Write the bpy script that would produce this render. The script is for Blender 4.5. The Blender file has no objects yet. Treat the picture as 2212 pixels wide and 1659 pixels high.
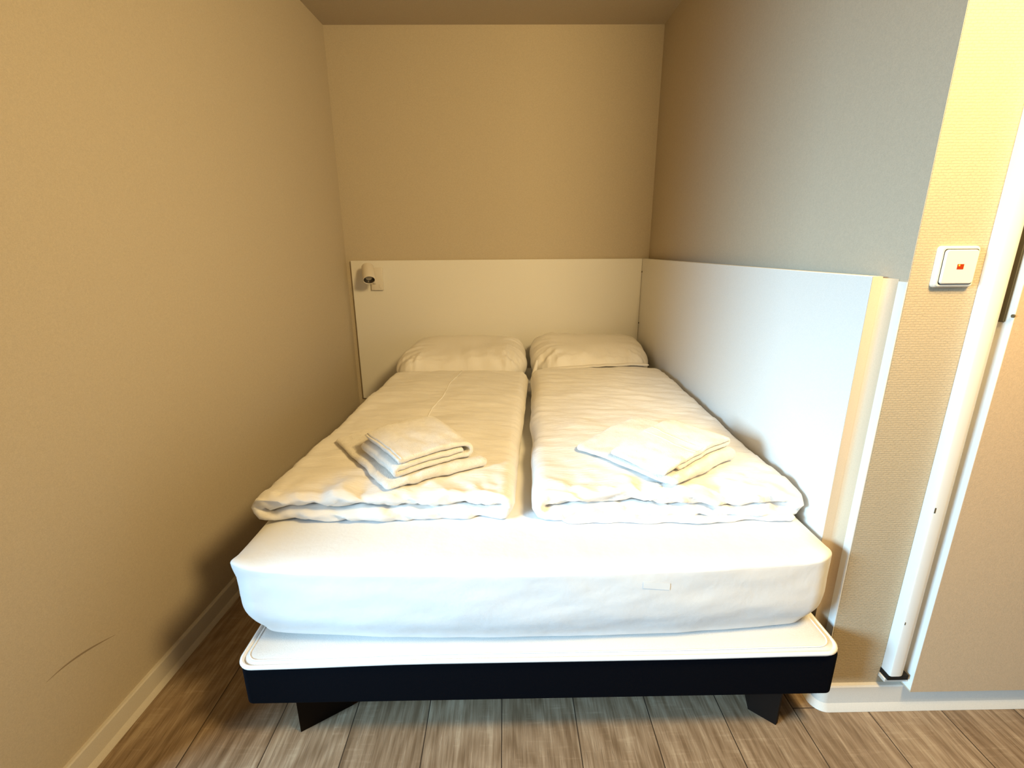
import bpy, bmesh, math, random
from mathutils import Vector, Matrix, noise

random.seed(7)
S = bpy.context.scene
COL = S.collection
PI = math.pi

# ------------------------------------------------------------------ helpers
def lin(r, g, b):
    f = lambda c: (c/255/12.92) if c/255 <= .04045 else ((c/255+.055)/1.055)**2.4
    return (f(r), f(g), f(b), 1)

def link(name, bm, mat, parent=None, smooth=False, angle=None):
    bmesh.ops.recalc_face_normals(bm, faces=bm.faces)
    me = bpy.data.meshes.new(name)
    bm.to_mesh(me); bm.free()
    o = bpy.data.objects.new(name, me)
    COL.objects.link(o)
    if mat: me.materials.append(mat)
    if smooth:
        for p in me.polygons: p.use_smooth = True
    if angle is not None:
        try: me.set_sharp_from_angle(angle=math.radians(angle))
        except Exception: pass
    if parent: o.parent = parent
    return o

def empty(name, loc=(0, 0, 0)):
    o = bpy.data.objects.new(name, None)
    o.empty_display_size = .05
    COL.objects.link(o); o.location = loc
    return o

def tag(o, label=None, cat=None, group=None, kind=None):
    if label: o['label'] = label
    if cat: o['category'] = cat
    if group: o['group'] = group
    if kind: o['kind'] = kind
    return o

def put(o, parent, at=(0, 0, 0)):
    """parent a part whose mesh is in world coordinates to an empty at 'at'"""
    o.parent = parent
    o.location = (-at[0], -at[1], -at[2])
    return o

def add_box(bm, x0, x1, y0, y1, z0, z1):
    v = [bm.verts.new((x, y, z)) for x in (x0, x1) for y in (y0, y1) for z in (z0, z1)]
    for f in ((0,1,3,2), (4,6,7,5), (0,4,5,1), (2,3,7,6), (0,2,6,4), (1,5,7,3)):
        bm.faces.new([v[i] for i in f])
    return v

def box(name, x0, x1, y0, y1, z0, z1, mat, parent=None, bevel=0, seg=2):
    bm = bmesh.new(); add_box(bm, x0, x1, y0, y1, z0, z1)
    if bevel:
        bmesh.ops.bevel(bm, geom=bm.edges[:], offset=bevel, segments=seg, profile=.5, affect='EDGES')
    return link(name, bm, mat, parent, smooth=bool(bevel), angle=40 if bevel else None)

def axis_samples(h, r, n, k):
    a = max(h - r, 0)
    out = []
    for i in range(k+1): out.append(-a - r*math.tan((k-i)/k*PI/4))
    m = max(1, int(n))
    if a > 1e-6:
        for i in range(1, m): out.append(-a + 2*a*i/m)
        for i in range(k+1): out.append(a + r*math.tan(i/k*PI/4))
    else:
        for i in range(1, k+1): out.append(a + r*math.tan(i/k*PI/4))
    return out

def rbox(half, rad, n, k=5, fn=None, centre=(0, 0, 0), bm=None):
    """rounded box with a different radius along each axis, gridded on all six sides"""
    bm = bm or bmesh.new()
    S_ = [axis_samples(half[i], min(rad[i], half[i]), n[i], k) for i in range(3)]
    q0 = [max(half[i]-min(rad[i], half[i]), 0) for i in range(3)]
    def m(p):
        d = Vector((0, 0, 0)); q = [0, 0, 0]
        for i in range(3):
            q[i] = max(-q0[i], min(q0[i], p[i]))
            d[i] = (p[i]-q[i])/max(min(rad[i], half[i]), 1e-6)
        L = d.length
        if L > 0: d = d/L
        r = Vector([q[i] + d[i]*min(rad[i], half[i]) for i in range(3)])
        if fn: r = fn(r)
        return r + Vector(centre)
    for ax in range(3):
        b, c = (ax+1) % 3, (ax+2) % 3
        for sgn in (-1, 1):
            g = []
            for vb in S_[b]:
                row = []
                for vc in S_[c]:
                    p = [0, 0, 0]; p[ax] = sgn*half[ax]; p[b] = vb; p[c] = vc
                    row.append(bm.verts.new(m(p)))
                g.append(row)
            for i in range(len(g)-1):
                for j in range(len(g[0])-1):
                    try: bm.faces.new((g[i][j], g[i+1][j], g[i+1][j+1], g[i][j+1]))
                    except ValueError: pass
    bmesh.ops.remove_doubles(bm, verts=bm.verts, dist=2e-5)
    return bm

def resample(pts, step):
    out = [Vector(pts[0])]
    L = [0]
    for a, b in zip(pts, pts[1:]): L.append(L[-1] + (Vector(b)-Vector(a)).length)
    N = max(4, int(L[-1]/step)); i = 0
    out = []
    for k in range(N+1):
        t = L[-1]*k/N
        while i < len(L)-2 and L[i+1] < t: i += 1
        f = (t-L[i])/max(L[i+1]-L[i], 1e-9)
        out.append(Vector(pts[i]).lerp(Vector(pts[i+1]), f))
    return out, L[-1]

def arc(cx, cz, r, a0, a1, n=14):
    return [(cx + r*math.cos(a0+(a1-a0)*i/n), cz + r*math.sin(a0+(a1-a0)*i/n)) for i in range(n+1)]

def fold_sheet(path, thick, half_w, step, vstep, edge, fn, closed=False, edge_s=None):
    """a thick soft sheet: 'path' is its folded centre line in (s, z), swept along v in [-half_w, half_w];
    fn maps (s, v, z) to the room"""
    if closed: path = list(path) + [path[0]]
    P, L = resample([Vector((p[0], p[1])) for p in path], step)
    if closed: P = P[:-1]
    n = len(P)
    es = edge_s or edge
    V = []
    K = 6
    for i in range(K): V.append(-half_w + edge*(1-math.cos(i/K*PI/2)))
    m = max(2, int((2*half_w-2*edge)/vstep))
    for i in range(m+1): V.append(-half_w+edge + (2*half_w-2*edge)*i/m)
    for i in range(K-1, -1, -1): V.append(half_w - edge*(1-math.cos(i/K*PI/2)))
    rnd = lambda d, r: math.sqrt(max(0, 1-(1-min(1, max(0, d)/r))**2))
    bm = bmesh.new()
    up, dn = [], []
    for i, c in enumerate(P):
        a = P[(i-1) % n] if (closed or i > 0) else P[i]
        b = P[(i+1) % n] if (closed or i < n-1) else P[i]
        t = (b-a).normalized(); N = Vector((-t.y, t.x))
        ds = 1 if closed else min(i, n-1-i)*L/(n-1)
        r1, r2 = [], []
        for v in V:
            h = thick/2*min(1, rnd(ds, es) if not closed else 1)*rnd(half_w-abs(v), edge)
            A = c + N*h; B = c - N*h
            va = bm.verts.new(fn(A.x, v, A.y))
            r1.append(va)
            r2.append(va if h < 1e-7 else bm.verts.new(fn(B.x, v, B.y)))
        up.append(r1); dn.append(r2)
    rng = range(n) if closed else range(n-1)
    for i in rng:
        j = (i+1) % n
        for k in range(len(V)-1):
            for g in (up, dn):
                q = [g[i][k], g[j][k], g[j][k+1], g[i][k+1]]
                u = []
                for w in q:
                    if w not in u: u.append(w)
                if len(u) > 2:
                    try: bm.faces.new(u)
                    except ValueError: pass
    return bm

def tube(bm, pts, r, closed=False, n=10, caps=True):
    rings = []
    N = len(pts)
    for i, p in enumerate(pts):
        p = Vector(p)
        a = Vector(pts[(i-1) % N]) if (closed or i > 0) else p
        b = Vector(pts[(i+1) % N]) if (closed or i < N-1) else p
        t = (b-a).normalized()
        ref = Vector((0, 0, 1)) if abs(t.z) < .9 else Vector((1, 0, 0))
        s = t.cross(ref).normalized(); u = s.cross(t)
        rings.append([bm.verts.new(p + (s*math.cos(2*PI*k/n) + u*math.sin(2*PI*k/n))*r) for k in range(n)])
    for i in range(N if closed else N-1):
        A, B = rings[i], rings[(i+1) % N]
        for k in range(n): bm.faces.new((A[k], A[(k+1) % n], B[(k+1) % n], B[k]))
    if caps and not closed:
        bm.faces.new(rings[0][::-1]); bm.faces.new(rings[-1])
    return bm

def lathe(bm, prof, origin, axis, n=32):
    """profile of (radius, distance along axis) turned round the axis"""
    ax = Vector(axis).normalized()
    ref = Vector((0, 0, 1)) if abs(ax.z) < .95 else Vector((1, 0, 0))
    s = ax.cross(ref).normalized(); u = s.cross(ax)
    rings = []
    for r, h in prof:
        c = Vector(origin) + ax*h
        if r < 1e-6: rings.append([bm.verts.new(c)]*n)
        else: rings.append([bm.verts.new(c + (s*math.cos(2*PI*k/n)+u*math.sin(2*PI*k/n))*r) for k in range(n)])
    for A, B in zip(rings, rings[1:]):
        for k in range(n):
            q = []
            for w in (A[k], A[(k+1) % n], B[(k+1) % n], B[k]):
                if w not in q: q.append(w)
            if len(q) > 2:
                try: bm.faces.new(q)
                except ValueError: pass
    return bm

def fbm(p, o=3):
    return noise.fractal(Vector(p), 1.0, 2.0, o, noise_basis='PERLIN_ORIGINAL')

def sstep(a, b, x):
    t = max(0, min(1, (x-a)/(b-a))); return t*t*(3-2*t)

from mathutils.bvhtree import BVHTree
def height_of(*objs):
    """top surface height of finished objects"""
    trees = []
    for o in objs:
        me = o.data; off = o.location + (o.parent.location if o.parent else Vector())
        trees.append(BVHTree.FromPolygons([tuple(v.co+off) for v in me.vertices], [tuple(p.vertices) for p in me.polygons]))
    def h(x, y, d=-1):
        z = d
        for t in trees:
            hit = t.ray_cast(Vector((x, y, 2)), Vector((0, 0, -1)))
            if hit[0] is not None: z = max(z, hit[0].z)
        return z
    return h
RING = [(0, 0)] + [(.013*math.cos(k*PI/4), .013*math.sin(k*PI/4)) for k in range(8)]
def near_max(h, x, y): return max(.540, max(h(x+a, y+b) for a, b in RING))

# ------------------------------------------------------------------ materials
class NT:
    def __init__(s, name, rough=.6, spec=.3):
        s.m = bpy.data.materials.new(name); s.m.use_nodes = True
        s.t = s.m.node_tree; s.N = s.t.nodes
        s.b = s.N['Principled BSDF']
        s.b.inputs['Roughness'].default_value = rough
        s.b.inputs['Specular IOR Level'].default_value = spec
    def n(s, typ, **kw):
        x = s.N.new(typ)
        for k, v in kw.items():
            if k in x.inputs: x.inputs[k].default_value = v
            else: setattr(x, k, v)
        return x
    def l(s, a, b): s.t.links.new(a, b)
    def coord(s, scale=(1, 1, 1), rot=(0, 0, 0)):
        tc = s.n('ShaderNodeTexCoord'); mp = s.n('ShaderNodeMapping')
        mp.inputs['Scale'].default_value = scale; mp.inputs['Rotation'].default_value = rot
        s.l(tc.outputs['Object'], mp.inputs['Vector']); return mp.outputs['Vector']
    def noise(s, vec, scale, detail=4, rough=.55, dist=0):
        x = s.n('ShaderNodeTexNoise'); x.inputs['Scale'].default_value = scale
        x.inputs['Detail'].default_value = detail; x.inputs['Roughness'].default_value = rough
        x.inputs['Distortion'].default_value = dist
        s.l(vec, x.inputs['Vector']); return x.outputs['Fac']
    def ramp(s, fac, stops):
        r = s.n('ShaderNodeValToRGB')
        e = r.color_ramp.elements
        while len(e) < len(stops): e.new(.5)
        for el, (p, c) in zip(e, stops): el.position = p; el.color = c
        s.l(fac, r.inputs['Fac']); return r.outputs['Color']
    def mix(s, fac, a, b, mode='MIX'):
        x = s.n('ShaderNodeMix'); x.data_type = 'RGBA'; x.blend_type = mode
        for v, i in ((fac, 0), (a, 6), (b, 7)):
            if hasattr(v, 'is_linked'): s.l(v, x.inputs[i])
            else: x.inputs[i].default_value = v
        return x.outputs[2]
    def math(s, op, a, b=0.0, c=None):
        x = s.n('ShaderNodeMath'); x.operation = op
        for i, v in enumerate((a, b, c)):
            if v is None: continue
            if hasattr(v, 'is_linked'): s.l(v, x.inputs[i])
            else: x.inputs[i].default_value = v
        return x.outputs[0]
    def bump(s, h, strength, dist=.002, prev=None):
        x = s.n('ShaderNodeBump'); x.inputs['Strength'].default_value = strength
        x.inputs['Distance'].default_value = dist
        s.l(h, x.inputs['Height'])
        if prev: s.l(prev, x.inputs['Normal'])
        return x.outputs['Normal']
    def color(s, c):
        if hasattr(c, 'is_linked'): s.l(c, s.b.inputs['Base Color'])
        else: s.b.inputs['Base Color'].default_value = c
    def normal(s, n): s.l(n, s.b.inputs['Normal'])

def plain(name, c, rough=.5, spec=.4, metal=0):
    k = NT(name, rough, spec); k.color(c); k.b.inputs['Metallic'].default_value = metal
    return k.m

WALL = (.54, .465, .355)
def mat_wall(name, tint=1.0, col=WALL):
    k = NT(name, .9, .15)
    v = k.coord()
    a = k.noise(v, 420, 3, .6)
    b = k.noise(v, 150, 2)
    c1 = tuple(x*.92*tint for x in col)+(1,); c2 = tuple(min(1, x*1.08*tint) for x in col)+(1,)
    f = k.math('ADD', k.math('MULTIPLY', a, .7), k.math('MULTIPLY', b, .3))
    k.color(k.ramp(f, [(.34, c1), (.66, c2)]))
    k.normal(k.bump(f, .35, .0016))
    return k.m

def mat_wallpaper(name, col):
    # glass-fibre wallpaper: rows of short horizontal threads
    k = NT(name, .85, .2)
    tc = k.n('ShaderNodeTexCoord'); sx = k.n('ShaderNodeSeparateXYZ'); cb = k.n('ShaderNodeCombineXYZ')
    k.l(tc.outputs['Object'], sx.inputs[0])
    wob = k.math('MULTIPLY', k.noise(k.coord(), 90, 3), .010)
    k.l(k.math('ADD', sx.outputs[0], wob), cb.inputs[0]); k.l(k.math('ADD', sx.outputs[2], k.math('MULTIPLY', wob, .35)), cb.inputs[1])
    bt = k.n('ShaderNodeTexBrick'); bt.offset = .5
    for n_, v_ in (('Scale', 1.0), ('Mortar Size', .0011), ('Mortar Smooth', 1.0), ('Brick Width', .0105), ('Row Height', .0052)): bt.inputs[n_].default_value = v_
    k.l(cb.outputs[0], bt.inputs['Vector'])
    br = k.noise(k.coord((140, 140, 260)), 1.0, 2, .5)
    f = k.math('SUBTRACT', k.math('MULTIPLY', br, .9), k.math('MULTIPLY', bt.outputs['Fac'], .45))
    c1 = tuple(x*.93 for x in col)+(1,); c2 = tuple(min(1, x*1.06) for x in col)+(1,)
    k.color(k.ramp(f, [(.05, c1), (.5, c2)]))
    k.normal(k.bump(f, .4, .0015))
    return k.m

def mat_floor():
    k = NT('oak_laminate', .42, .35)
    tc = k.n('ShaderNodeTexCoord'); sx = k.n('ShaderNodeSeparateXYZ')
    k.l(tc.outputs['Object'], sx.inputs[0])
    X, Y = sx.outputs[0], sx.outputs[1]
    PW = .1915
    u = k.math('DIVIDE', k.math('ADD', X, .021+PW*20), PW)
    idx = k.math('FLOOR', u); fr = k.math('FRACT', u)
    wn = k.n('ShaderNodeTexWhiteNoise'); wn.noise_dimensions = '1D'; k.l(idx, wn.inputs['W'])
    rnd = wn.outputs['Value']
    # shifted coordinates so every board has its own grain
    yo = k.math('ADD', Y, k.math('MULTIPLY', rnd, 13.7))
    cb = k.n('ShaderNodeCombineXYZ')
    k.l(X, cb.inputs[0]); k.l(yo, cb.inputs[1]); k.l(k.math('MULTIPLY', idx, 3.1), cb.inputs[2])
    def mp(scale):
        m = k.n('ShaderNodeMapping'); m.inputs['Scale'].default_value = scale
        k.l(cb.outputs[0], m.inputs['Vector']); return m.outputs['Vector']
    fine = k.noise(mp((170, 7, 1)), 1.0, 5, .65)
    mid = k.noise(mp((34, 2.2, 1)), 1.0, 5, .6, .6)
    big = k.noise(mp((9, 1.1, 1)), 1.0, 3, .5, .8)
    cross = k.noise(mp((12, 120, 1)), 1.0, 3, .6)          # saw marks across the board
    w = k.n('ShaderNodeTexWave'); w.wave_type = 'RINGS'; w.rings_direction = 'Z'
    w.inputs['Scale'].default_value = 5.5; w.inputs['Distortion'].default_value = 5
    w.inputs['Detail'].default_value = 3; w.inputs['Detail Scale'].default_value = 1.4
    k.l(mp((3.0, .55, 1)), w.inputs['Vector'])
    f = k.math('ADD', k.math('MULTIPLY', fine, .56), k.math('MULTIPLY', mid, .52))
    f = k.math('ADD', f, k.math('MULTIPLY', big, .42))
    f = k.math('ADD', f, k.math('MULTIPLY', w.outputs['Fac'], .10))
    cm = k.math('MULTIPLY', k.math('MAXIMUM', k.math('SUBTRACT', cross, .55), 0), .45)
    f = k.math('ADD', f, k.math('MULTIPLY', cm, k.math('GREATER_THAN', big, .45)))
    f = k.math('ADD', f, k.math('MULTIPLY', k.math('SUBTRACT', rnd, .5), .10))
    col = k.ramp(f, [(.50, (.108, .066, .036, 1)), (.68, (.200, .134, .080, 1)), (.84, (.30, .215, .140, 1)), (1.0, (.42, .325, .225, 1))])
    pore = k.noise(mp((520, 14, 1)), 1.0, 3, .6)
    pf = k.math('MULTIPLY', k.math('GREATER_THAN', pore, .60), .35)
    col = k.mix(pf, col, (.10, .066, .042, 1))
    # joints
    e = k.math('MINIMUM', fr, k.math('SUBTRACT', 1, fr))
    j = k.math('LESS_THAN', e, .0065)
    # butt joints
    yb = k.math('ABSOLUTE', k.math('SUBTRACT', k.math('PINGPONG', k.math('ADD', Y, .2+0.0), 1.172), 1.172))
    j2 = k.math('MULTIPLY', k.math('LESS_THAN', yb, .0012), k.math('COMPARE', idx, 24.0, .5))
    jj = k.math('MAXIMUM', j, j2)
    k.color(k.mix(jj, col, (.045, .03, .02, 1)))
    k.l(k.math('ADD', .36, k.math('MULTIPLY', fine, .2)), k.b.inputs['Roughness'])
    h = k.math('SUBTRACT', k.math('MULTIPLY', fine, .35), jj)
    k.normal(k.bump(h, .3, .0012))
    return k.m

def mat_linen(name, col=(.86, .85, .83), ripple=(30, 240, 30), rs=.35, fine=.15):
    k = NT(name, .85, .15)
    k.b.inputs['Sheen Weight'].default_value = .12
    v = k.coord(ripple)
    a = k.noise(v, 1.0, 3, .55, .4)
    v2 = k.coord((1, 1, 1))
    b = k.noise(v2, 700, 2)
    c = k.noise(v2, 22, 4, .55)
    k.color(tuple(col)+(1,))
    n1 = k.bump(a, rs, .004)
    n2 = k.bump(c, .18, .008, n1)
    n3 = k.bump(b, fine, .0008, n2)
    k.normal(n3)
    return k.m

def mat_terry(name):
    k = NT(name, .95, .08)
    k.b.inputs['Sheen Weight'].default_value = .25
    v = k.coord()
    vo = k.n('ShaderNodeTexVoronoi'); vo.inputs['Scale'].default_value = 420
    k.l(v, vo.inputs['Vector'])
    b = k.noise(v, 60, 4)
    k.color(k.ramp(b, [(.3, (.80, .775, .73, 1)), (.7, (.88, .86, .82, 1))]))
    n1 = k.bump(vo.outputs['Distance'], .5, .002)
    k.normal(k.bump(b, .35, .004, n1))
    return k.m

def mat_fabric_dark():
    k = NT('dark_upholstery', .9, .06)
    v = k.coord()
    a = k.noise(v, 900, 2)
    k.color(k.ramp(a, [(.3, (.0011, .0016, .0034, 1)), (.7, (.0021, .0028, .0052, 1))]))
    k.normal(k.bump(a, .4, .001))
    return k.m

def mat_board(name, col):
    k = NT(name, .55, .3)
    v = k.coord()
    a = k.noise(v, 420, 2)
    c1 = tuple(x*.97 for x in col)+(1,); c2 = tuple(min(1, x*1.03) for x in col)+(1,)
    k.color(k.ramp(a, [(.35, c1), (.65, c2)]))
    k.normal(k.bump(a, .12, .0006))
    return k.m

def mat_ticking():
    k = NT('mattress_ticking', .85, .2)
    v = k.coord()
    a = k.noise(v, 500, 2)
    k.color(k.ramp(a, [(.35, (.66, .645, .63, 1)), (.65, (.73, .715, .70, 1))]))
    k.normal(k.bump(a, .4, .0012))
    return k.m

def emit(name, col, st):
    k = NT(name)
    k.color(tuple(c*.2 for c in col[:3])+(1,))
    k.b.inputs['Emission Color'].default_value = col
    k.b.inputs['Emission Strength'].default_value = st
    return k.m

M_wall = mat_wall('beige_wall_paint')
M_back = mat_wall('beige_back_wall_paint')
M_ceil = mat_wall('beige_ceiling_paint', .92)
M_paper = mat_wallpaper('woven_wallpaper', (.46, .385, .275))
M_room = mat_wall('beige_room_paint', .8)
M_leaf = mat_wall('beige_door_leaf', 1.0, (.57, .43, .285))
M_floor = mat_floor()
M_base = mat_board('baseboard_paint', (.66, .62, .56))
M_white = mat_board('white_laminate_board', (.80, .78, .74))
M_trim = plain('white_gloss_paint', (.80, .79, .76, 1), .35, .5)
M_edge = mat_board('board_edge_band', (.63, .50, .355))
M_sheet = mat_linen('white_fitted_sheet', (.79, .80, .815), (14, 14, 20), .10, .12)
M_duvet = mat_linen('white_duvet_cover', (.85, .83, .805), (26, 150, 40), .45)
M_duvet2 = mat_linen('white_crinkled_duvet_cover', (.85, .83, .81), (16, 210, 40), .6)
M_pillow = mat_linen('white_pillow_case', (.83, .805, .775), (120, 30, 30), .25)
M_terry = mat_terry('white_terry')
M_band = mat_linen('woven_towel_border', (.86, .84, .80), (260, 260, 260), .25)
M_dark = mat_fabric_dark()
M_tick = mat_ticking()
M_pipe = plain('white_piping', (.86, .86, .85, 1), .6, .3)
M_tag = plain('pale_tag', (.82, .845, .87, 1), .8, .1)
M_leg = plain('dark_stained_wood', (.008, .0045, .003, 1), .6, .12)
M_lamp = plain('white_lacquered_metal', (.76, .71, .64, 1), .38, .5)
M_lampin = plain('dark_reflector', (.10, .085, .07, 1), .3, .6, .6)
M_glass = plain('frosted_bulb_glass', (.42, .40, .36, 1), .15, .6)
M_plast = plain('cream_plastic', (.84, .79, .68, 1), .35, .5)
M_red = plain('amber_lens', (.38, .035, .006, 1), .2, .5)
M_glow = emit('neon_glow', (1, .45, .04, 1), 2.2)
M_black = plain('black_gap_shade_and_screws', (.014, .012, .010, 1), .7, .2)  # black for screw heads and for shade painted into gaps
M_slot = plain('bronze_slot', (.10, .085, .05, 1), .45, .5)
M_scuff = plain('grey_scuff', (.30, .235, .165, 1), .9, .1)

# ------------------------------------------------------------------ dimensions (metres) read off the photograph
XR = .8172                       # alcove's right wall
YB = 2.8083                      # alcove's back wall
ZC = 2.2482                      # ceiling
YD = .9809                       # wall with the light switch
XL0, DL = -.8977, -.0495         # left wall: X at the back, drift per metre towards the room
YL = .70                         # where the left wall ends
xl = lambda y: XL0 + DL*(YB-y)
RX0, RX1, RY0 = -3.1, 2.3, -2.7  # the room behind the camera
T = .12

# ------------------------------------------------------------------ room shell
def struct(o): o['kind'] = 'structure'; return o

struct(box('floor', RX0-T, RX1+T, RY0-T, YB+T, -.06, 0, M_floor))
struct(box('ceiling', RX0-T, RX1+T, RY0-T, YB+T, ZC, ZC+.1, M_ceil))
struct(box('wall_back', xl(YB)-.02, XR+T, YB, YB+T, 0, ZC, M_back))
bm = bmesh.new()
v = [bm.verts.new((x, y, z)) for z in (0, ZC) for x, y in ((xl(YB+T), YB+T), (xl(YL), YL), (xl(YL)-T, YL), (xl(YB+T)-T, YB+T))]
for f in ((0,1,2,3), (7,6,5,4), (0,4,5,1), (1,5,6,2), (2,6,7,3), (3,7,4,0)): bm.faces.new([v[i] for i in f])
wl = struct(link('wall_left', bm, M_wall))
struct(box('wall_right', XR, XR+T, YD+.001, YB, 0, ZC, M_wall))
struct(box('wall_entrance', XR+.001, RX1, YD, YD+T, 0, ZC, M_paper))
struct(box('wall_far_right', RX1, RX1+T, RY0, YD+T, 0, ZC, M_room))
struct(box('wall_return', RX0, xl(YL)-.002, YL+.001, YL+T, 0, ZC, M_room))
struct(box('wall_rear', RX0, RX1, RY0-T, RY0, 0, ZC, M_room))
# far left wall with the window the daylight comes through
WY0, WY1, WZ0, WZ1 = -1.36, -.02, 1.0, 2.1
bm = bmesh.new()
add_box(bm, RX0-T, RX0, RY0, WY0, 0, ZC); add_box(bm, RX0-T, RX0, WY1, YL+T, 0, ZC)
add_box(bm, RX0-T, RX0, WY0, WY1, 0, WZ0); add_box(bm, RX0-T, RX0, WY0, WY1, WZ1, ZC)
struct(link('wall_far_left', bm, M_room))
bm = bmesh.new()
for a in ((WY0, WY1, WZ0, WZ0+.04), (WY0, WY1, WZ1-.04, WZ1), (WY0, WY0+.04, WZ0, WZ1), (WY1-.04, WY1, WZ0, WZ1)):
    add_box(bm, RX0-.09, RX0-.05, a[0], a[1], a[2], a[3])
struct(link('window_1', bm, M_trim))

# baseboards: a flat face with a foot that slopes out
def baseboard(name, path, nrm, prof):
    bm = bmesh.new(); rows = []
    for (x, y), (nx, ny) in zip(path, nrm):
        rows.append([bm.verts.new((x+nx*d, y+ny*d, z)) for d, z in prof])
    for A, B in zip(rows, rows[1:]):
        for i in range(len(prof)): 
            j = (i+1) % len(prof)
            bm.faces.new((A[i], A[j], B[j], B[i]))
    bm.faces.new(rows[0][::-1]); bm.faces.new(rows[-1])
    return struct(link(name, bm, M_base, None, True, 20))
ln = Vector((1, DL)).normalized()
p1 = [(0, .0005), (.021, .0005), (.019, .006), (.012, .016), (.0105, .061), (.008, .0645), (0, .0645)]
baseboard('baseboard_left', [(xl(YL), YL), (xl(YB), YB)], [(ln.x, ln.y)]*2, p1)
p2 = [(0, .0005), (.023, .0005), (.020, .008), (.013, .020), (.0115, .069), (.009, .0727), (0, .0727)]
pa, nn = [(XR, YB-.02)], [(-1, 0)]
for i in range(9):
    a = i/8*PI/2
    pa.append((XR+.014*(1-math.cos(a)), YD+.014*(1-math.sin(a)))); nn.append((-math.cos(a), -math.sin(a)))
pa[1:1] = [(XR, YD+.03)]; nn[1:1] = [(-1, 0)]
pa.append((RX1, YD)); nn.append((0, -1))
baseboard('baseboard_right', pa, nn, p2)

# scuff on the left wall (a rubbed streak, part of the wall)
bm = bmesh.new(); A = []
for i in range(13):
    t = i/12; y = 1.0-.17*t
    z = .245 + .055*math.sin(t*1.5) - .02*t; w = .0022*math.sin(PI*min(1, max(.03, t)))+.0002
    x = xl(y)+.0004
    A.append((bm.verts.new((x, y, z+w)), bm.verts.new((x, y, z-w))))
for a, b in zip(A, A[1:]): bm.faces.new((a[0], b[0], b[1], a[1]))
o = link('scuff_mark', bm, M_scuff, wl); o['label'] = 'faint grey scuff'

# ------------------------------------------------------------------ headboard panel and side panel
hx0, hz = -.8669, 1.108
hb = box('headboard', hx0, .776, YB-.020, YB-.001, .30, hz, M_white, None, .0012, 1)
tag(hb, 'plain white board headboard on the back wall behind the pillows', 'headboard')

sp = empty('side_panel', (.788, 1.9, 0))
tag(sp, 'long white wall panel on the right wall beside the bed', 'wall panel')
o = put(box('edge_band', .7773, .7988, 1.0266, 1.0279, .30, hz-.0002, M_edge), sp, sp.location); o['label'] = 'cream edge band'
put(box('board', .777, .799, 1.0280, YB-.0012, .30, hz, M_white, None, .0010, 1), sp, sp.location)
# screw heads in the corner joint with the headboard
for z in (1.035, .745):
    bm = bmesh.new(); lathe(bm, [(0, 0), (.004, 0), (.004, .0025), (0, .0025)], (.7771, YB-.026, z), (-1, 0, 0), 10)
    put(link('screw', bm, M_black), sp, sp.location)
bm = bmesh.new()           # batten behind the board's end: its face curves round to the wall
pr = [(.799, 1.0268), (.8045, 1.0262), (.809, 1.023), (.8125, 1.0175), (.815, 1.0105), (.8165, 1.0045), (.8166, 1.06), (.799, 1.06)]
rows = [[bm.verts.new((x, y, z)) for x, y in pr] for z in (.02, hz-.004)]
for i in range(len(pr)): bm.faces.new((rows[0][i], rows[0][(i+1) % len(pr)], rows[1][(i+1) % len(pr)], rows[1][i]))
bm.faces.new(rows[0][::-1]); bm.faces.new(rows[1])
o = put(link('edge_batten', bm, M_edge, None, True, 35), sp, sp.location); o['label'] = 'cream rounded edge strip'
cg = box('trim_1', XR-.0022, XR-.0001, YD+.0002, 1.0036, .075, 1.099, M_trim)
struct(cg)

# ------------------------------------------------------------------ door leaf and post on the right
bm = bmesh.new()          # rounded white post
fr_y = YD-.0295
pr = [(.962, YD-.0005), (.962, fr_y+.004), (.9632, fr_y+.0012), (.966, fr_y), (.985, fr_y), (.9915, fr_y+.0012), (.9975, fr_y+.005), (1.002, fr_y+.0115), (1.0045, fr_y+.020), (1.005, YD-.0005)]
rows = [[bm.verts.new((x, y, z)) for x, y in pr] for z in (.122, ZC-.001)]
for i in range(len(pr)): bm.faces.new((rows[0][i], rows[0][(i+1) % len(pr)], rows[1][(i+1) % len(pr)], rows[1][i]))
bm.faces.new(rows[0][::-1]); bm.faces.new(rows[1])
post = struct(link('trim_2', bm, M_trim, None, True, 30))
box('foot_gap_shade', .960, 1.012, YD-.027, YD-.0004, .108, .1219, M_black, post)  # solid black block painting the shade of the open gap below the post
o = box('sill', .957, 1.0195, YD-.022, YD-.0003, .0955, .1079, M_base, post, .002, 1)
for (z, w) in ((.587, .006), (.28, .0035)):
    box('chip', .9615+.003, .9615+.003+w*.5, fr_y-.0003, fr_y+.002, z, z+w*2.2, M_slot, post)

dr = empty('door_1', (1.6, .95, 0)); struct(dr)
put(box('leaf', 1.0212, RX1-.001, .9484, YD-.0004, .0745, ZC-.001, M_leaf), dr, dr.location)
put(box('edge_strip', 1.0196, 1.0211, .9482, YD-.0005, .080, ZC-.001, M_trim), dr, dr.location)
bm = bmesh.new(); add_box(bm, 1.0150, 1.0195, .9615, .9800, 1.018, 1.42)
bmesh.ops.bevel(bm, geom=[e for e in bm.edges], offset=.002, segments=2, affect='EDGES')
put(link('lock_slot', bm, M_slot), dr, dr.location)
bm = bmesh.new(); lathe(bm, [(0, 0), (.0035, 0), (.0035, .003), (0, .003)], (1.0194, .949, 1.033), (-1, 0, 0), 10)
put(link('screw', bm, M_slot), dr, dr.location)

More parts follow.
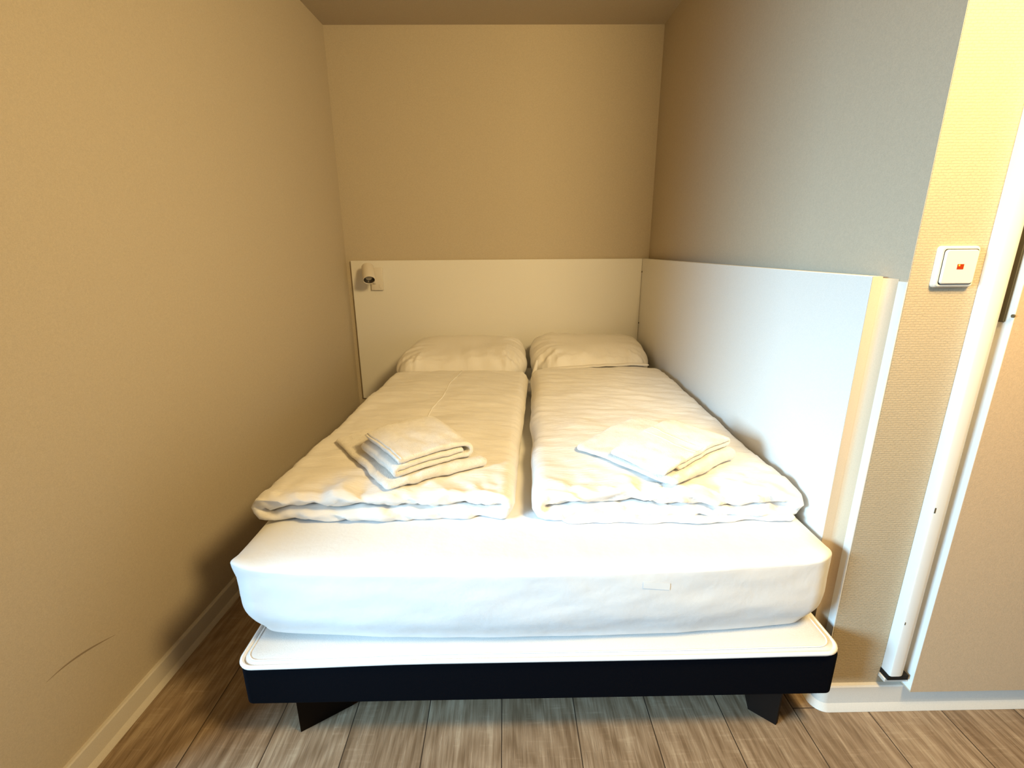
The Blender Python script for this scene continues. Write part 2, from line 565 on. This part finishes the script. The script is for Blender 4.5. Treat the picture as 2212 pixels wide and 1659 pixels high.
# ------------------------------------------------------------------ light switch
sc_ = (.901, YD, 1.129)
sw = empty('light_switch', sc_)
tag(sw, 'cream rocker light switch with an amber lamp on the right wall', 'light switch')
def plate(cx, cz, wx, wz, y0, y1, taper, rc, n=6):
    bm = bmesh.new()
    def ring(hx, hz_, y, r):
        out = []
        for sx, sz, a0 in ((1, 1, 0), (-1, 1, PI/2), (-1, -1, PI), (1, -1, 1.5*PI)):
            for i in range(n+1):
                a = a0+i/n*PI/2
                out.append(bm.verts.new((cx+sx*(hx-r)+r*math.cos(a), y, cz+sz*(hz_-r)+r*math.sin(a))))
        return out
    h = (y0-y1)
    R = [ring(wx, wz, y0, rc), ring(wx, wz, y0-h*.35, rc), ring(wx-taper*.3, wz-taper*.3, y0-h*.75, rc*.95), ring(wx-taper, wz-taper, y1, rc*.8)]
    for A, B in zip(R, R[1:]):
        for i in range(len(A)): bm.faces.new((A[i], A[(i+1) % len(A)], B[(i+1) % len(A)], B[i]))
    bm.faces.new(R[0][::-1]); bm.faces.new(R[-1])
    return bm
put(link('frame', plate(.901, 1.129, .0405, .0405, YD-.0002, YD-.0105, .0035, .007), M_plast, None, True, 25), sw, sc_)
put(link('gap', plate(.902, 1.129, .0346, .0346, YD-.0100, YD-.0108, .0001, .006), M_black), sw, sc_)  # thin black plate, painted shade in the joint round the rocker
put(link('rocker', plate(.902, 1.129, .0332, .0332, YD-.0106, YD-.0150, .0022, .006), M_plast, None, True, 25), sw, sc_)
ln_ = put(box('lens', .8955, .9085, YD-.0156, YD-.0149, 1.1245, 1.1345, M_red), sw, sc_); ln_['label'] = 'amber lens'
g = box('glow_lamp', .8975, .9005, YD-.0159, YD-.0155, 1.1305, 1.1335, M_glow); put(g, ln_, (0, 0, 0)); g.location = (0, 0, 0)
g.matrix_parent_inverse = Matrix()

# ------------------------------------------------------------------ reading lamp on the headboard
lc = (-.722, YB-.020, 1.005)
lp = empty('reading_lamp', lc)
tag(lp, 'small white spot reading lamp on the headboard corner', 'lamp')
fy = YB-.0201
put(box('wall_plate', -.757, -.690, fy-.018, fy, .945, 1.068, M_lamp, None, .003, 2), lp, lc)
put(box('switch_button', -.711, -.699, fy-.021, fy-.0175, .957, .976, M_lamp, None, .001, 1), lp, lc)
ax = Vector((.22, -.68, -.70)).normalized()
top = Vector((-.757, 2.726, 1.076)); L = .098
bm = bmesh.new(); tube(bm, [(-.735, fy-.015, .985), (-.737, fy-.030, .990), tuple(top+ax*.062+Vector((0, .022, -.006)))], .0075, n=12)
put(link('arm', bm, M_lamp, None, True, 40), lp, lc)
R_ = .0325
bm = bmesh.new()
lathe(bm, [(0, 0), (R_-.004, 0), (R_-.001, .001), (R_, .004), (R_, L-.001), (R_-.0008, L), (R_-.003, L), (R_-.0035, L-.002), (R_-.0035, L-.03), (0, L-.03)], top, ax, 40)
head = put(link('lamp_head', bm, M_lamp, None, True, 30), lp, lc)
bm = bmesh.new(); lathe(bm, [(R_-.0037, L-.004), (R_-.0040, L-.004), (.020, L-.024), (0, L-.024), (0, L-.0245), (.0205, L-.0247), (R_-.0037, L-.0247)], top, ax, 40)
rf = link('reflector', bm, M_lampin, None, True, 40); rf.parent = head
bm = bmesh.new(); lathe(bm, [(0, L-.0135), (.012, L-.014), (.0185, L-.0165), (.0195, L-.0235), (0, L-.0235)], top, ax, 32)
bl = link('bulb', bm, M_glass, None, True, 40); bl.parent = head

# ------------------------------------------------------------------ bed base
bx0, bx1, by0, by1 = -.6240, .7755, .8945, YB-.025
bc = ((bx0+bx1)/2, (by0+by1)/2)
bed = empty('bed', (bc[0], bc[1], 0))
tag(bed, 'double bed base in dark navy upholstery on dark wooden legs', 'bed')
bl_ = (bc[0], bc[1], 0)
hx, hy = (bx1-bx0)/2, (by1-by0)/2
def ffn(p):
    # the upholstered rail's top line sags a little at the left front corner
    if p.z > 0:
        k = sstep(-.25, -.70, p.x)*sstep(-.5, -.95, p.y)
        p.z -= .010*k
        p.z += .006*sstep(.3, .7, p.x)
    return p
o = link('base_frame', rbox((hx, hy, .0605), (.016, .016, .012), (24, 24, 2), 4, ffn, (bc[0], bc[1], .1905)), M_dark, None, True)
put(o, bed, bl_)
def tfn(p):
    w = (1-(p.x/hx)**2)*(1-(p.y/hy)**2)
    if p.z > 0: p.z += .006*max(0, w)**.4 + .004*sstep(.3, .7, p.x)
    p.z -= .008*sstep(-.25, -.70, p.x)*sstep(-.5, -.95, p.y)
    return p
o = link('top_cover', rbox((hx-.001, hy-.002, .0130), (.035, .035, .011), (24, 24, 1), 5, tfn, (bc[0], bc[1]-.003, .2530)), M_tick, None, True)
put(o, bed, bl_)
HC = height_of(o)
def rrect(x0, x1, y0, y1, r, z, n=8, m=16):
    pts = []
    cs = ((x1-r, y1-r, 0), (x0+r, y1-r, PI/2), (x0+r, y0+r, PI), (x1-r, y0+r, 1.5*PI))
    for q, (cx, cy, a0) in enumerate(cs):
        for i in range(n+1):
            a = a0+i/n*PI/2; pts.append((cx+r*math.cos(a), cy+r*math.sin(a), z))
        nx = cs[(q+1) % 4]; a = a0+PI/2
        p, e = pts[-1], (nx[0]+r*math.cos(a), nx[1]+r*math.sin(a), z)
        for i in range(1, m): pts.append(tuple(p[k]+(e[k]-p[k])*i/m for k in range(3)))
    return pts
def droop(p):
    x, y = p[0]-bc[0], p[1]-bc[1]
    return (p[0], p[1], p[2] - .009*sstep(-.25, -.70, x)*sstep(-.5, -.95, y) + .004*sstep(.3, .7, x))
bm = bmesh.new(); tube(bm, [droop(p) for p in rrect(bx0-.002, bx1-.004, by0-.006, by1, .035, .2590)], .0052, True, 10)
put(link('piping', bm, M_pipe, None, True), bed, bl_)
bm = bmesh.new(); tube(bm, [droop(p) for p in rrect(bx0+.012, bx1-.018, by0+.008, by1-.01, .03, .2655)], .0016, True, 6)
put(link('seam_cord', bm, M_pipe, None, True), bed, bl_)
# wedge legs: the long face looks towards the middle of the bed
def leg(ax_, ay, dx, dy):
    bm = bmesh.new()
    t = [(ax_, ay), (ax_+dx*.108, ay+dy*.072), (ax_+dx*.095, ay+dy*.095), (ax_+dx*.012, ay+dy*.100), (ax_-dx*.0, ay+dy*.030)]
    R = [[bm.verts.new((x, y, z)) for x, y in t] for z in (0, .1305)]
    n = len(t)
    for i in range(n): bm.faces.new((R[0][i], R[0][(i+1) % n], R[1][(i+1) % n], R[1][i]))
    bm.faces.new(R[0][::-1]); bm.faces.new(R[1])
    return put(link('leg', bm, M_leg), bed, bl_)
leg(-.527, .932, 1, 1)
# the right leg is seen with its end face
bm = bmesh.new()
t = [(.675, .927), (.684, .934), (.684, 1.02), (.640, 1.02), (.626, .972)]
R = [[bm.verts.new((x, y, z)) for x, y in t] for z in (0, .1305)]
for i in range(5): bm.faces.new((R[0][i], R[0][(i+1) % 5], R[1][(i+1) % 5], R[1][i]))
bm.faces.new(R[0][::-1]); bm.faces.new(R[1])
put(link('leg', bm, M_leg), bed, bl_)
leg(-.527, by1-.04, 1, -1); leg(.680, by1-.04, -1, -1)

# ------------------------------------------------------------------ mattress
mx0, mx1, my0, my1 = -.640, .766, .935, YB-.03
mc = Vector(((mx0+mx1)/2, (my0+my1)/2, .3785))
mhx, mhy, mhz = (mx1-mx0)/2, (my1-my0)/2, .1115
def mfn(p):
    u, v, w = p.x/mhx, p.y/mhy, p.z/mhz
    low = sstep(.15, -1, w)
    if v < 0:
        p.y -= (.034*(1-abs(u)**2.2))*sstep(0, -1, v)*sstep(0, -.9, v)
        p.y += .034*low*low*sstep(-.6, -1, v)
    p.x -= math.copysign(.026*low*low*sstep(.75, 1, abs(u)), u)
    if w > .5:
        p.z += .006*(1-u*u)*(1-v*v)
        c = sstep(.86, 1, abs(u))*sstep(-.93, -1, v)
        p.z += .010*c
    # pinched seam ear at the left front corner
    q = Vector((-p.x-mhx+.014, p.y+mhy-.016))
    e = math.exp(-(q.length/.022)**2)*sstep(.25, 1, w)
    p += Vector((-.008, -.005, .004))*e
    if v < -.9:
        p.y += .0028*fbm((p.x*5+p.z*9, p.z*14-p.x*4, 3.1), 3)
        ln2 = math.exp(-((p.z-.03-.22*(p.x-.22))/.006)**2)*sstep(.0, .1, p.x)*sstep(.42, .2, p.x)
        p.y -= .0018*ln2
    p.z += .002*fbm((p.x*4, p.y*4, 1.7), 2) if w > .5 else 0
    if w < 0: p.z = max(p.z, max(.2692, HC(p.x+mc.x, p.y+mc.y)+.0012)-mc.z)
    return p
mt = link('mattress', rbox((mhx, mhy, mhz), (.060, .055, .017), (70, 40, 20), 7, mfn), M_sheet, None, True)
mt.location = mc
tag(mt, 'thick white mattress in a fitted sheet on the bed base', 'mattress')
HM = height_of(mt)
mc2 = mc.copy()
def front_y(x, z):
    return mfn(Vector((x-mc2.x, -mhy, z-mc2.z))).y + mc2.y
bm = bmesh.new(); rows = []
for i in range(9):
    x = .300+.062*i/8
    rows.append([bm.verts.new((x-mc.x, front_y(x, z)-.0009-mc.y, z-mc.z)) for z in (.438-.008*i/8, .446-.008*i/8, .455-.008*i/8)])
for A, B in zip(rows, rows[1:]):
    for i in range(2): bm.faces.new((A[i], A[i+1], B[i+1], B[i]))
o = link('care_tag', bm, M_tag, mt, True); o['label'] = 'pale rectangular tag'
# ------------------------------------------------------------------ duvets, folded lengthwise
ZM = .4915
def duvet(name, closed, edgeL, edgeR, y0, y1, t, seed, mat, tail=False, amp=1.0):
    """u along the width in [-1, 1]; the folded centre line runs in (u, z)"""
    hw = .345
    r = t*.56
    zl, zu = t*.5, t*.5+2*r
    e = hw-r-t*.5
    if closed:
        path = [(0, zl), (e, zl)] + arc(e, zl+r, r, -PI/2, PI/2) + [(0, zu), (-e, zu)] + arc(-e, zl+r, r, PI/2, 1.5*PI)
    elif tail:
        t2 = .4
        path = [(hw-.10, zl-t*.30), (hw-.02, zl-t*.25)]
        path = [(hw-.004, zl), (-e, zl)][0:1] + [(-e, zl)] + arc(-e, zl+r, r, -PI/2, -1.5*PI) + [(0, zu), (hw-.004, zu)]
    else:
        path = [(hw-.004, zl), (-e, zl)] + arc(-e, zl+r, r, -PI/2, -1.5*PI) + [(0, zu), (hw-.004, zu)]
    H = (y1-y0)/2; yc = (y0+y1)/2
    def fn(s, v, z):
        y = yc+v; f = (y-y0)/(y1-y0)
        u = s/hw
        Lx, Rx = edgeL(y), edgeR(y)
        x = (Lx+Rx)/2 + u*(Rx-Lx)/2
        top = z/(zu+t*.5)
        # thicker towards the head, soft crown across the width
        z2 = z*(1+.38*sstep(.1, 1, f)) + top*(.012*(1-u*u) )
        w = .5+.5*top
        n1 = fbm((x*4+seed, y*4, z*5), 2)
        n2 = fbm((x*9+seed, y*22+x*5, z*7+seed), 3)
        n3 = fbm((x*5+seed, y*60+x*6, seed), 2)
        z2 += amp*top*(.009*n1 + .0042*n2 + .0032*n3)
        # pleats near the front edge
        fe = math.exp(-((y-y0)/.085)**2)
        pl = fbm((x*17+z*26+seed*3, y*6, z*12+seed), 3)
        z2 += amp*fe*.013*pl*(.35+.65*top)
        cr = 1-abs(fbm((x*13+y*11+seed*2, y*10-x*5, z*16+seed), 2))
        z2 += amp*(fe*.8+.12)*.009*(cr**5-.3)*(.3+.7*top)
        y2 = y + amp*fe*(.016*fbm((x*7+seed, z*30, 2.2+seed), 3) + .010*fbm((x*24+z*40, seed, z*20), 2))
        x2 = x + amp*.006*fbm((y*7, z*20+seed, x*3), 2)*abs(u)**2
        if not tail: pass
        x2 = min(x2, .7735)
        return Vector((x2, y2, max(ZM + z2, HM(x2, y2, ZM-.012)+.0022)))
    bm = fold_sheet(path, t, H, .011, .011, t*.55, fn, closed, t*.5)
    return link(name, bm, mat, None, True)
d1 = duvet('duvet', True, lambda y: -.662+.092*(y-1.1), lambda y: .016+.078*(y-1.1), 1.098, 2.268, .034, 3.3, M_duvet)
tag(d1, 'left white folded duvet, on the side of the reading lamp', 'duvet', 'folded duvets on the bed')
d2 = duvet('duvet', True, lambda y: .060+.052*(y-1.1), lambda y: .770-.002*(y-1.1), 1.092, 2.262, .037, 8.1, M_duvet2, True)
tag(d2, 'right white crinkled folded duvet, against the white side panel', 'duvet', 'folded duvets on the bed')
# inner cover edge showing beneath the right duvet's front
def hemfn(p):
    x = p.x+.440
    y = p.y + 1.118 + .014*fbm((x*9, 3, 1), 2) + .012*abs(p.x/.35)
    return Vector((x, y, max(p.z + ZM + .007 + .0045*fbm((x*22, y*9, 4), 2), HM(x, y, ZM-.01)+.002)))
o = link('cover_flap', rbox((.300, .05, .0065), (.02, .012, .006), (60, 6, 1), 4, hemfn), M_duvet2, d2, True)
# raised seam on the left duvet's upper face
H1, H2 = height_of(d1), height_of(d2)

bm = bmesh.new(); pts = []
for i in range(40):
    y = 1.47+.78*i/39
    x = -.33+.12*(y-1.3)+.004*math.sin(i*.4)
    pts.append((x, y, H1(x, y)+.0004))
tube(bm, pts, .0021, False, 6)
link('cover_seam', bm, M_duvet, d1, True)

# ------------------------------------------------------------------ pillows
def pillow(cx, cy, cz, hw, hd, hh, tilt, seed, yaw=0, lean=0, mirror=1):
    R = Matrix.Rotation(yaw, 3, 'Z') @ Matrix.Rotation(tilt, 3, 'X')
    def fn(p):
        u, v = p.x/hw, p.y/hd
        p.x *= 1-.045*(1-abs(v))*sstep(.6, 1, abs(u))
        p.y *= 1-.045*(1-abs(u))*sstep(.6, 1, abs(v))
        p.x += lean*v*sstep(0, 1, -u*mirror)                 # the outer side draws in towards the head end
        edge = max(abs(u), abs(v))
        n1 = fbm((p.x*5+seed, p.y*5, seed), 2)
        rad = math.atan2(v, u)
        pl = fbm((math.cos(rad)*9+seed, math.sin(rad)*9, edge*1.6), 3)
        s = 1 if p.z > 0 else -1
        p.z += s*(.012*n1*(1-edge*.6) + .014*pl*sstep(.35, .9, edge)*sstep(1.05, .85, edge))
        fr = math.exp(-((v+.75)/.30)**2)
        p.z += s*.016*fr*fbm((p.x*24+seed*2, p.y*7, seed), 3)
        q = R @ p
        m = HM(q.x+cx, q.y+cy, ZM)
        q.z = max(q.z, m+.0025-cz)
        return q
    return rbox((hw, hd, hh), (.15, .20, hh), (16, 8, 1), 16, fn, (cx, cy, cz))
P1 = link('pillow', pillow(-.220, 2.534, .594, .342, .247, .094, math.radians(8), 2.2, .01, .045, 1), M_pillow, None, True)
tag(P1, 'left white pillow below the reading lamp', 'pillow', 'pillows against the headboard')
P2 = link('pillow', pillow(.441, 2.534, .598, .323, .247, .097, math.radians(8), 9.4, -.012, .02, -1), M_pillow, None, True)
tag(P2, 'right white pillow in the corner by the side panel', 'pillow', 'pillows against the headboard')
# turned-in pillow case flap at the mouth of the right pillow
def flapfn(p):
    return Vector((p.x+.44, p.y+2.292 + .006*math.sin(p.x*7), p.z + .603 + .010*math.sin(p.x*5+.6) + .004*fbm((p.x*14, p.y*8, 6), 2)))
o = link('case_flap', rbox((.265, .016, .006), (.03, .012, .006), (50, 4, 1), 4, flapfn), M_pillow, P2, True)
# little corner tip of the right pillow case lying in the gap
def tipfn(p):
    t = (p.z+.045)/.09
    return Vector((.134+p.x*(1-.5*t)+.018*t, 2.284+p.y+.02*t, .580+p.z*.55+.035*t))
o = link('case_corner', rbox((.014, .012, .045), (.012, .010, .02), (4, 4, 8), 4, tipfn), M_pillow, P2, True)

# ------------------------------------------------------------------ towels
def frame2(l, f, r):
    """centre, along-vector (front -> left ... ) of a towel from its left, front and right corners"""
    l, f, r = (Vector(p) for p in (l, f, r))
    return (l+r)/2, (r-f), (l-f)

def towel_slab(name, l, f, r, thick, H, seed, rise=None, rim=.014):
    c, a, b = frame2(l, f, r)
    la, lb = a.length/2, b.length/2
    ua, ub = a.normalized(), b.normalized()
    def fn(p):
        u, v = p.x/la, p.y/lb
        q = Vector((c.x, c.y)) + Vector((ua.x, ua.y))*p.x + Vector((ub.x, ub.y))*p.y
        q += Vector((fbm((p.x*9+seed, p.y*9, 2), 2), fbm((p.x*9, p.y*9+seed, 5), 2)))*.004
        base = near_max(H, q.x, q.y)+.0016
        h = (p.z+thick/2)
        k = rise(u, v) if rise else 1
        return Vector((q.x, q.y, base+.0008 + h*k + .0022*fbm((q.x*16+seed, q.y*16, p.z*30), 3)*(h/thick)))
    bm = rbox((la, lb, thick/2), (rim, rim, thick/2), (40, 40, 2), 6, fn)
    return link(name, bm, M_terry, None, True), c, ua, ub, la, lb

def towel_fold(name, l, f, r, layers, H, seed, t, gap=.0012, shift=0):
    """rolled-flat towel: the folds show on the side that runs from f to r"""
    c, a, b = frame2(l, f, r)
    la, lb = a.length/2, b.length/2
    ua, ub = a.normalized(), b.normalized()
    path = layers(la, t)
    def fn(s, v, z):
        q = Vector((c.x, c.y)) + Vector((ua.x, ua.y))*s + Vector((ub.x, ub.y))*v
        q += Vector((fbm((s*8+seed, v*8, z*40), 2), fbm((s*8, v*8+seed, 5), 2)))*.004
        base = near_max(H, q.x, q.y)+.0016
        return Vector((q.x, q.y, base+.001+z + .0035*fbm((s*14+seed, v*10, z*20), 3)*min(1, z/.02)))
    bm = fold_sheet(path, t, lb, .006, .008, t*.5, fn, False)
    return link(name, bm, M_terry, None, True), c, ua, ub, la, lb, fn

def spiral(la, t):
    # hem on top at the left, along to the right, round, back underneath to the left, round, and in again
    z1, z2, z3 = t*.5, t*1.62, t*2.78
    R = (z3-z1)/2; r = (z2-z1)/2
    p = [(-la*.80, z3+t*.32), (-la*.86, z3+t*.15), (-la*.78, z3), (la-R-t*.4, z3+.001)] + arc(la-R-t*.4, z1+R, R, PI/2, -PI/2, 18)
    p += [(-la+r+t*.5, z1)] + arc(-la+r+t*.5, z1+r, r, 1.5*PI, PI/2, 14)[0:] + [(la-R*1.9, z2), (la-R*1.9-.004, z2)]
    return p
def simple_fold(la, t):
    z1, z2 = t*.5, t*1.58
    R = (z2-z1)/2
    p = [(-la, z2-.010), (-la*.55, z2+.001), (la-R-t*.4, z2+.001)] + arc(la-R-t*.4, z1+R, R, PI/2, -PI/2, 12) + [(-la*.62, z1)]
    return p

# left stack
LBt = towel_slab('bath_towel', (-.549, 1.432, 0), (-.306, 1.098, 0), (-.054, 1.256, 0), .027, H1, 1.3,
                 lambda u, v: .55+.45*sstep(-1.0, -.2, u) + .10*(1-abs(v)))
b1 = LBt[0]
tag(b1, 'larger white folded bath towel beneath the small towel on the left duvet', 'towel', 'folded towels on the duvets')
HB1 = height_of(d1, b1)
LT = towel_fold('hand_towel', (-.427, 1.302, 0), (-.292, 1.118, 0), (-.094, 1.258, 0), spiral, HB1, 4.1, .0150)
t1 = LT[0]
tag(t1, 'small white towel with round folded end on the left towel stack', 'towel', 'folded towels on the duvets')
# right stack
RBt = towel_slab('bath_towel', (.206, 1.344, 0), (.420, 1.086, 0), (.660, 1.256, 0), .037, H2, 6.3,
                 lambda u, v: .50+.50*sstep(-1.0, .3, u), .018)
b2 = RBt[0]
tag(b2, 'larger white folded bath towel with thick rolled edge, on the right duvet', 'towel', 'folded towels on the duvets')
HB2 = height_of(d2, b2)
RTt = towel_fold('hand_towel', (.288, 1.240, 0), (.398, 1.098, 0), (.640, 1.268, 0), simple_fold, HB2, 7.7, .0115)
t2 = RTt[0]
tag(t2, 'flat white towel with a woven border stripe on the right towel stack', 'towel', 'folded towels on the duvets')
# woven border across the upper face of the right-hand small towel
HT2 = height_of(t2)
c, ua, ub, la, lb = RTt[1:6]
bm = bmesh.new(); rows = []
for i in range(41):
    v = (-lb+.006) + (2*lb-.012)*i/40; row = []
    for k in range(4):
        s = -.012 + .034*k/3
        q = Vector((c.x, c.y)) + Vector((ua.x, ua.y))*s + Vector((ub.x, ub.y))*v
        row.append(bm.verts.new((q.x, q.y, HT2(q.x, q.y, .6)+.0006)))
    rows.append(row)
for A, B in zip(rows, rows[1:]):
    for k in range(3): bm.faces.new((A[k], A[k+1], B[k+1], B[k]))
for e in (0, 3):
    tube(bm, [r[e].co.copy() for r in rows], .0011, False, 6)
o = link('border_stripe', bm, M_band, t2, True); o['label'] = 'smooth woven border stripe'

# ------------------------------------------------------------------ light
def area(name, loc, target, sx, sy, power, col, spread=None):
    L = bpy.data.lights.new(name, 'AREA'); L.shape = 'RECTANGLE'; L.size = sx; L.size_y = sy
    L.energy = power; L.color = col
    if spread: L.spread = spread
    o = bpy.data.objects.new(name, L); COL.objects.link(o); o.location = loc
    o.rotation_euler = (Vector(target)-Vector(loc)).to_track_quat('-Z', 'Y').to_euler()
    return o
# daylight through the window on the left: it falls from the sky, so it comes slightly downwards
area('window_daylight', (RX0-.06, (WY0+WY1)/2, (WZ0+WZ1)/2), (.2, 1.05, .24), WY1-WY0-.1, WZ1-WZ0-.1, 41, (.46, .76, 1.0), math.radians(60))
# the room's ceiling lamp: a spot turned into the niche, plus an added fill
L = bpy.data.lights.new('ceiling_spot', 'SPOT'); L.energy = 114; L.color = (1.0, .715, .315); L.shadow_soft_size = .19
L.spot_size = math.radians(156); L.spot_blend = 1.0
o = bpy.data.objects.new('ceiling_spot', L); COL.objects.link(o); o.location = (.89, .28, 2.02)
o.rotation_euler = (Vector((.2, 2.2, .8))-o.location).to_track_quat('-Z', 'Y').to_euler()
L = bpy.data.lights.new('ceiling_fill', 'POINT'); L.energy = 46; L.color = (1.0, .70, .29); L.shadow_soft_size = .19
o = bpy.data.objects.new('ceiling_fill', L); COL.objects.link(o); o.location = (.90, .20, 2.02)

w = bpy.data.worlds.new('World'); S.world = w; w.use_nodes = True
w.node_tree.nodes['Background'].inputs[0].default_value = (.55, .75, 1, 1)
w.node_tree.nodes['Background'].inputs[1].default_value = .15

# ------------------------------------------------------------------ camera
cam = bpy.data.cameras.new('camera'); co = bpy.data.objects.new('camera', cam); COL.objects.link(co)
cam.sensor_fit = 'HORIZONTAL'; cam.sensor_width = 36; cam.lens = 1036.77/2212*36
cam.clip_start = .02
pitch, roll, yaw = .2768, -.0072, -.0122
# forward axis from yaw and pitch, then the roll about it
R = Matrix.Rotation(yaw, 4, 'Z') @ Matrix.Rotation(PI/2-pitch, 4, 'X') @ Matrix.Rotation(roll, 4, 'Z')
co.matrix_world = Matrix.Translation((0, 0, 1.1719)) @ R
S.camera = co
S.view_settings.view_transform = 'Standard'
S.view_settings.look = 'None'
S.view_settings.exposure = 0
S.view_settings.gamma = 1
S.view_settings.use_curve_mapping = False
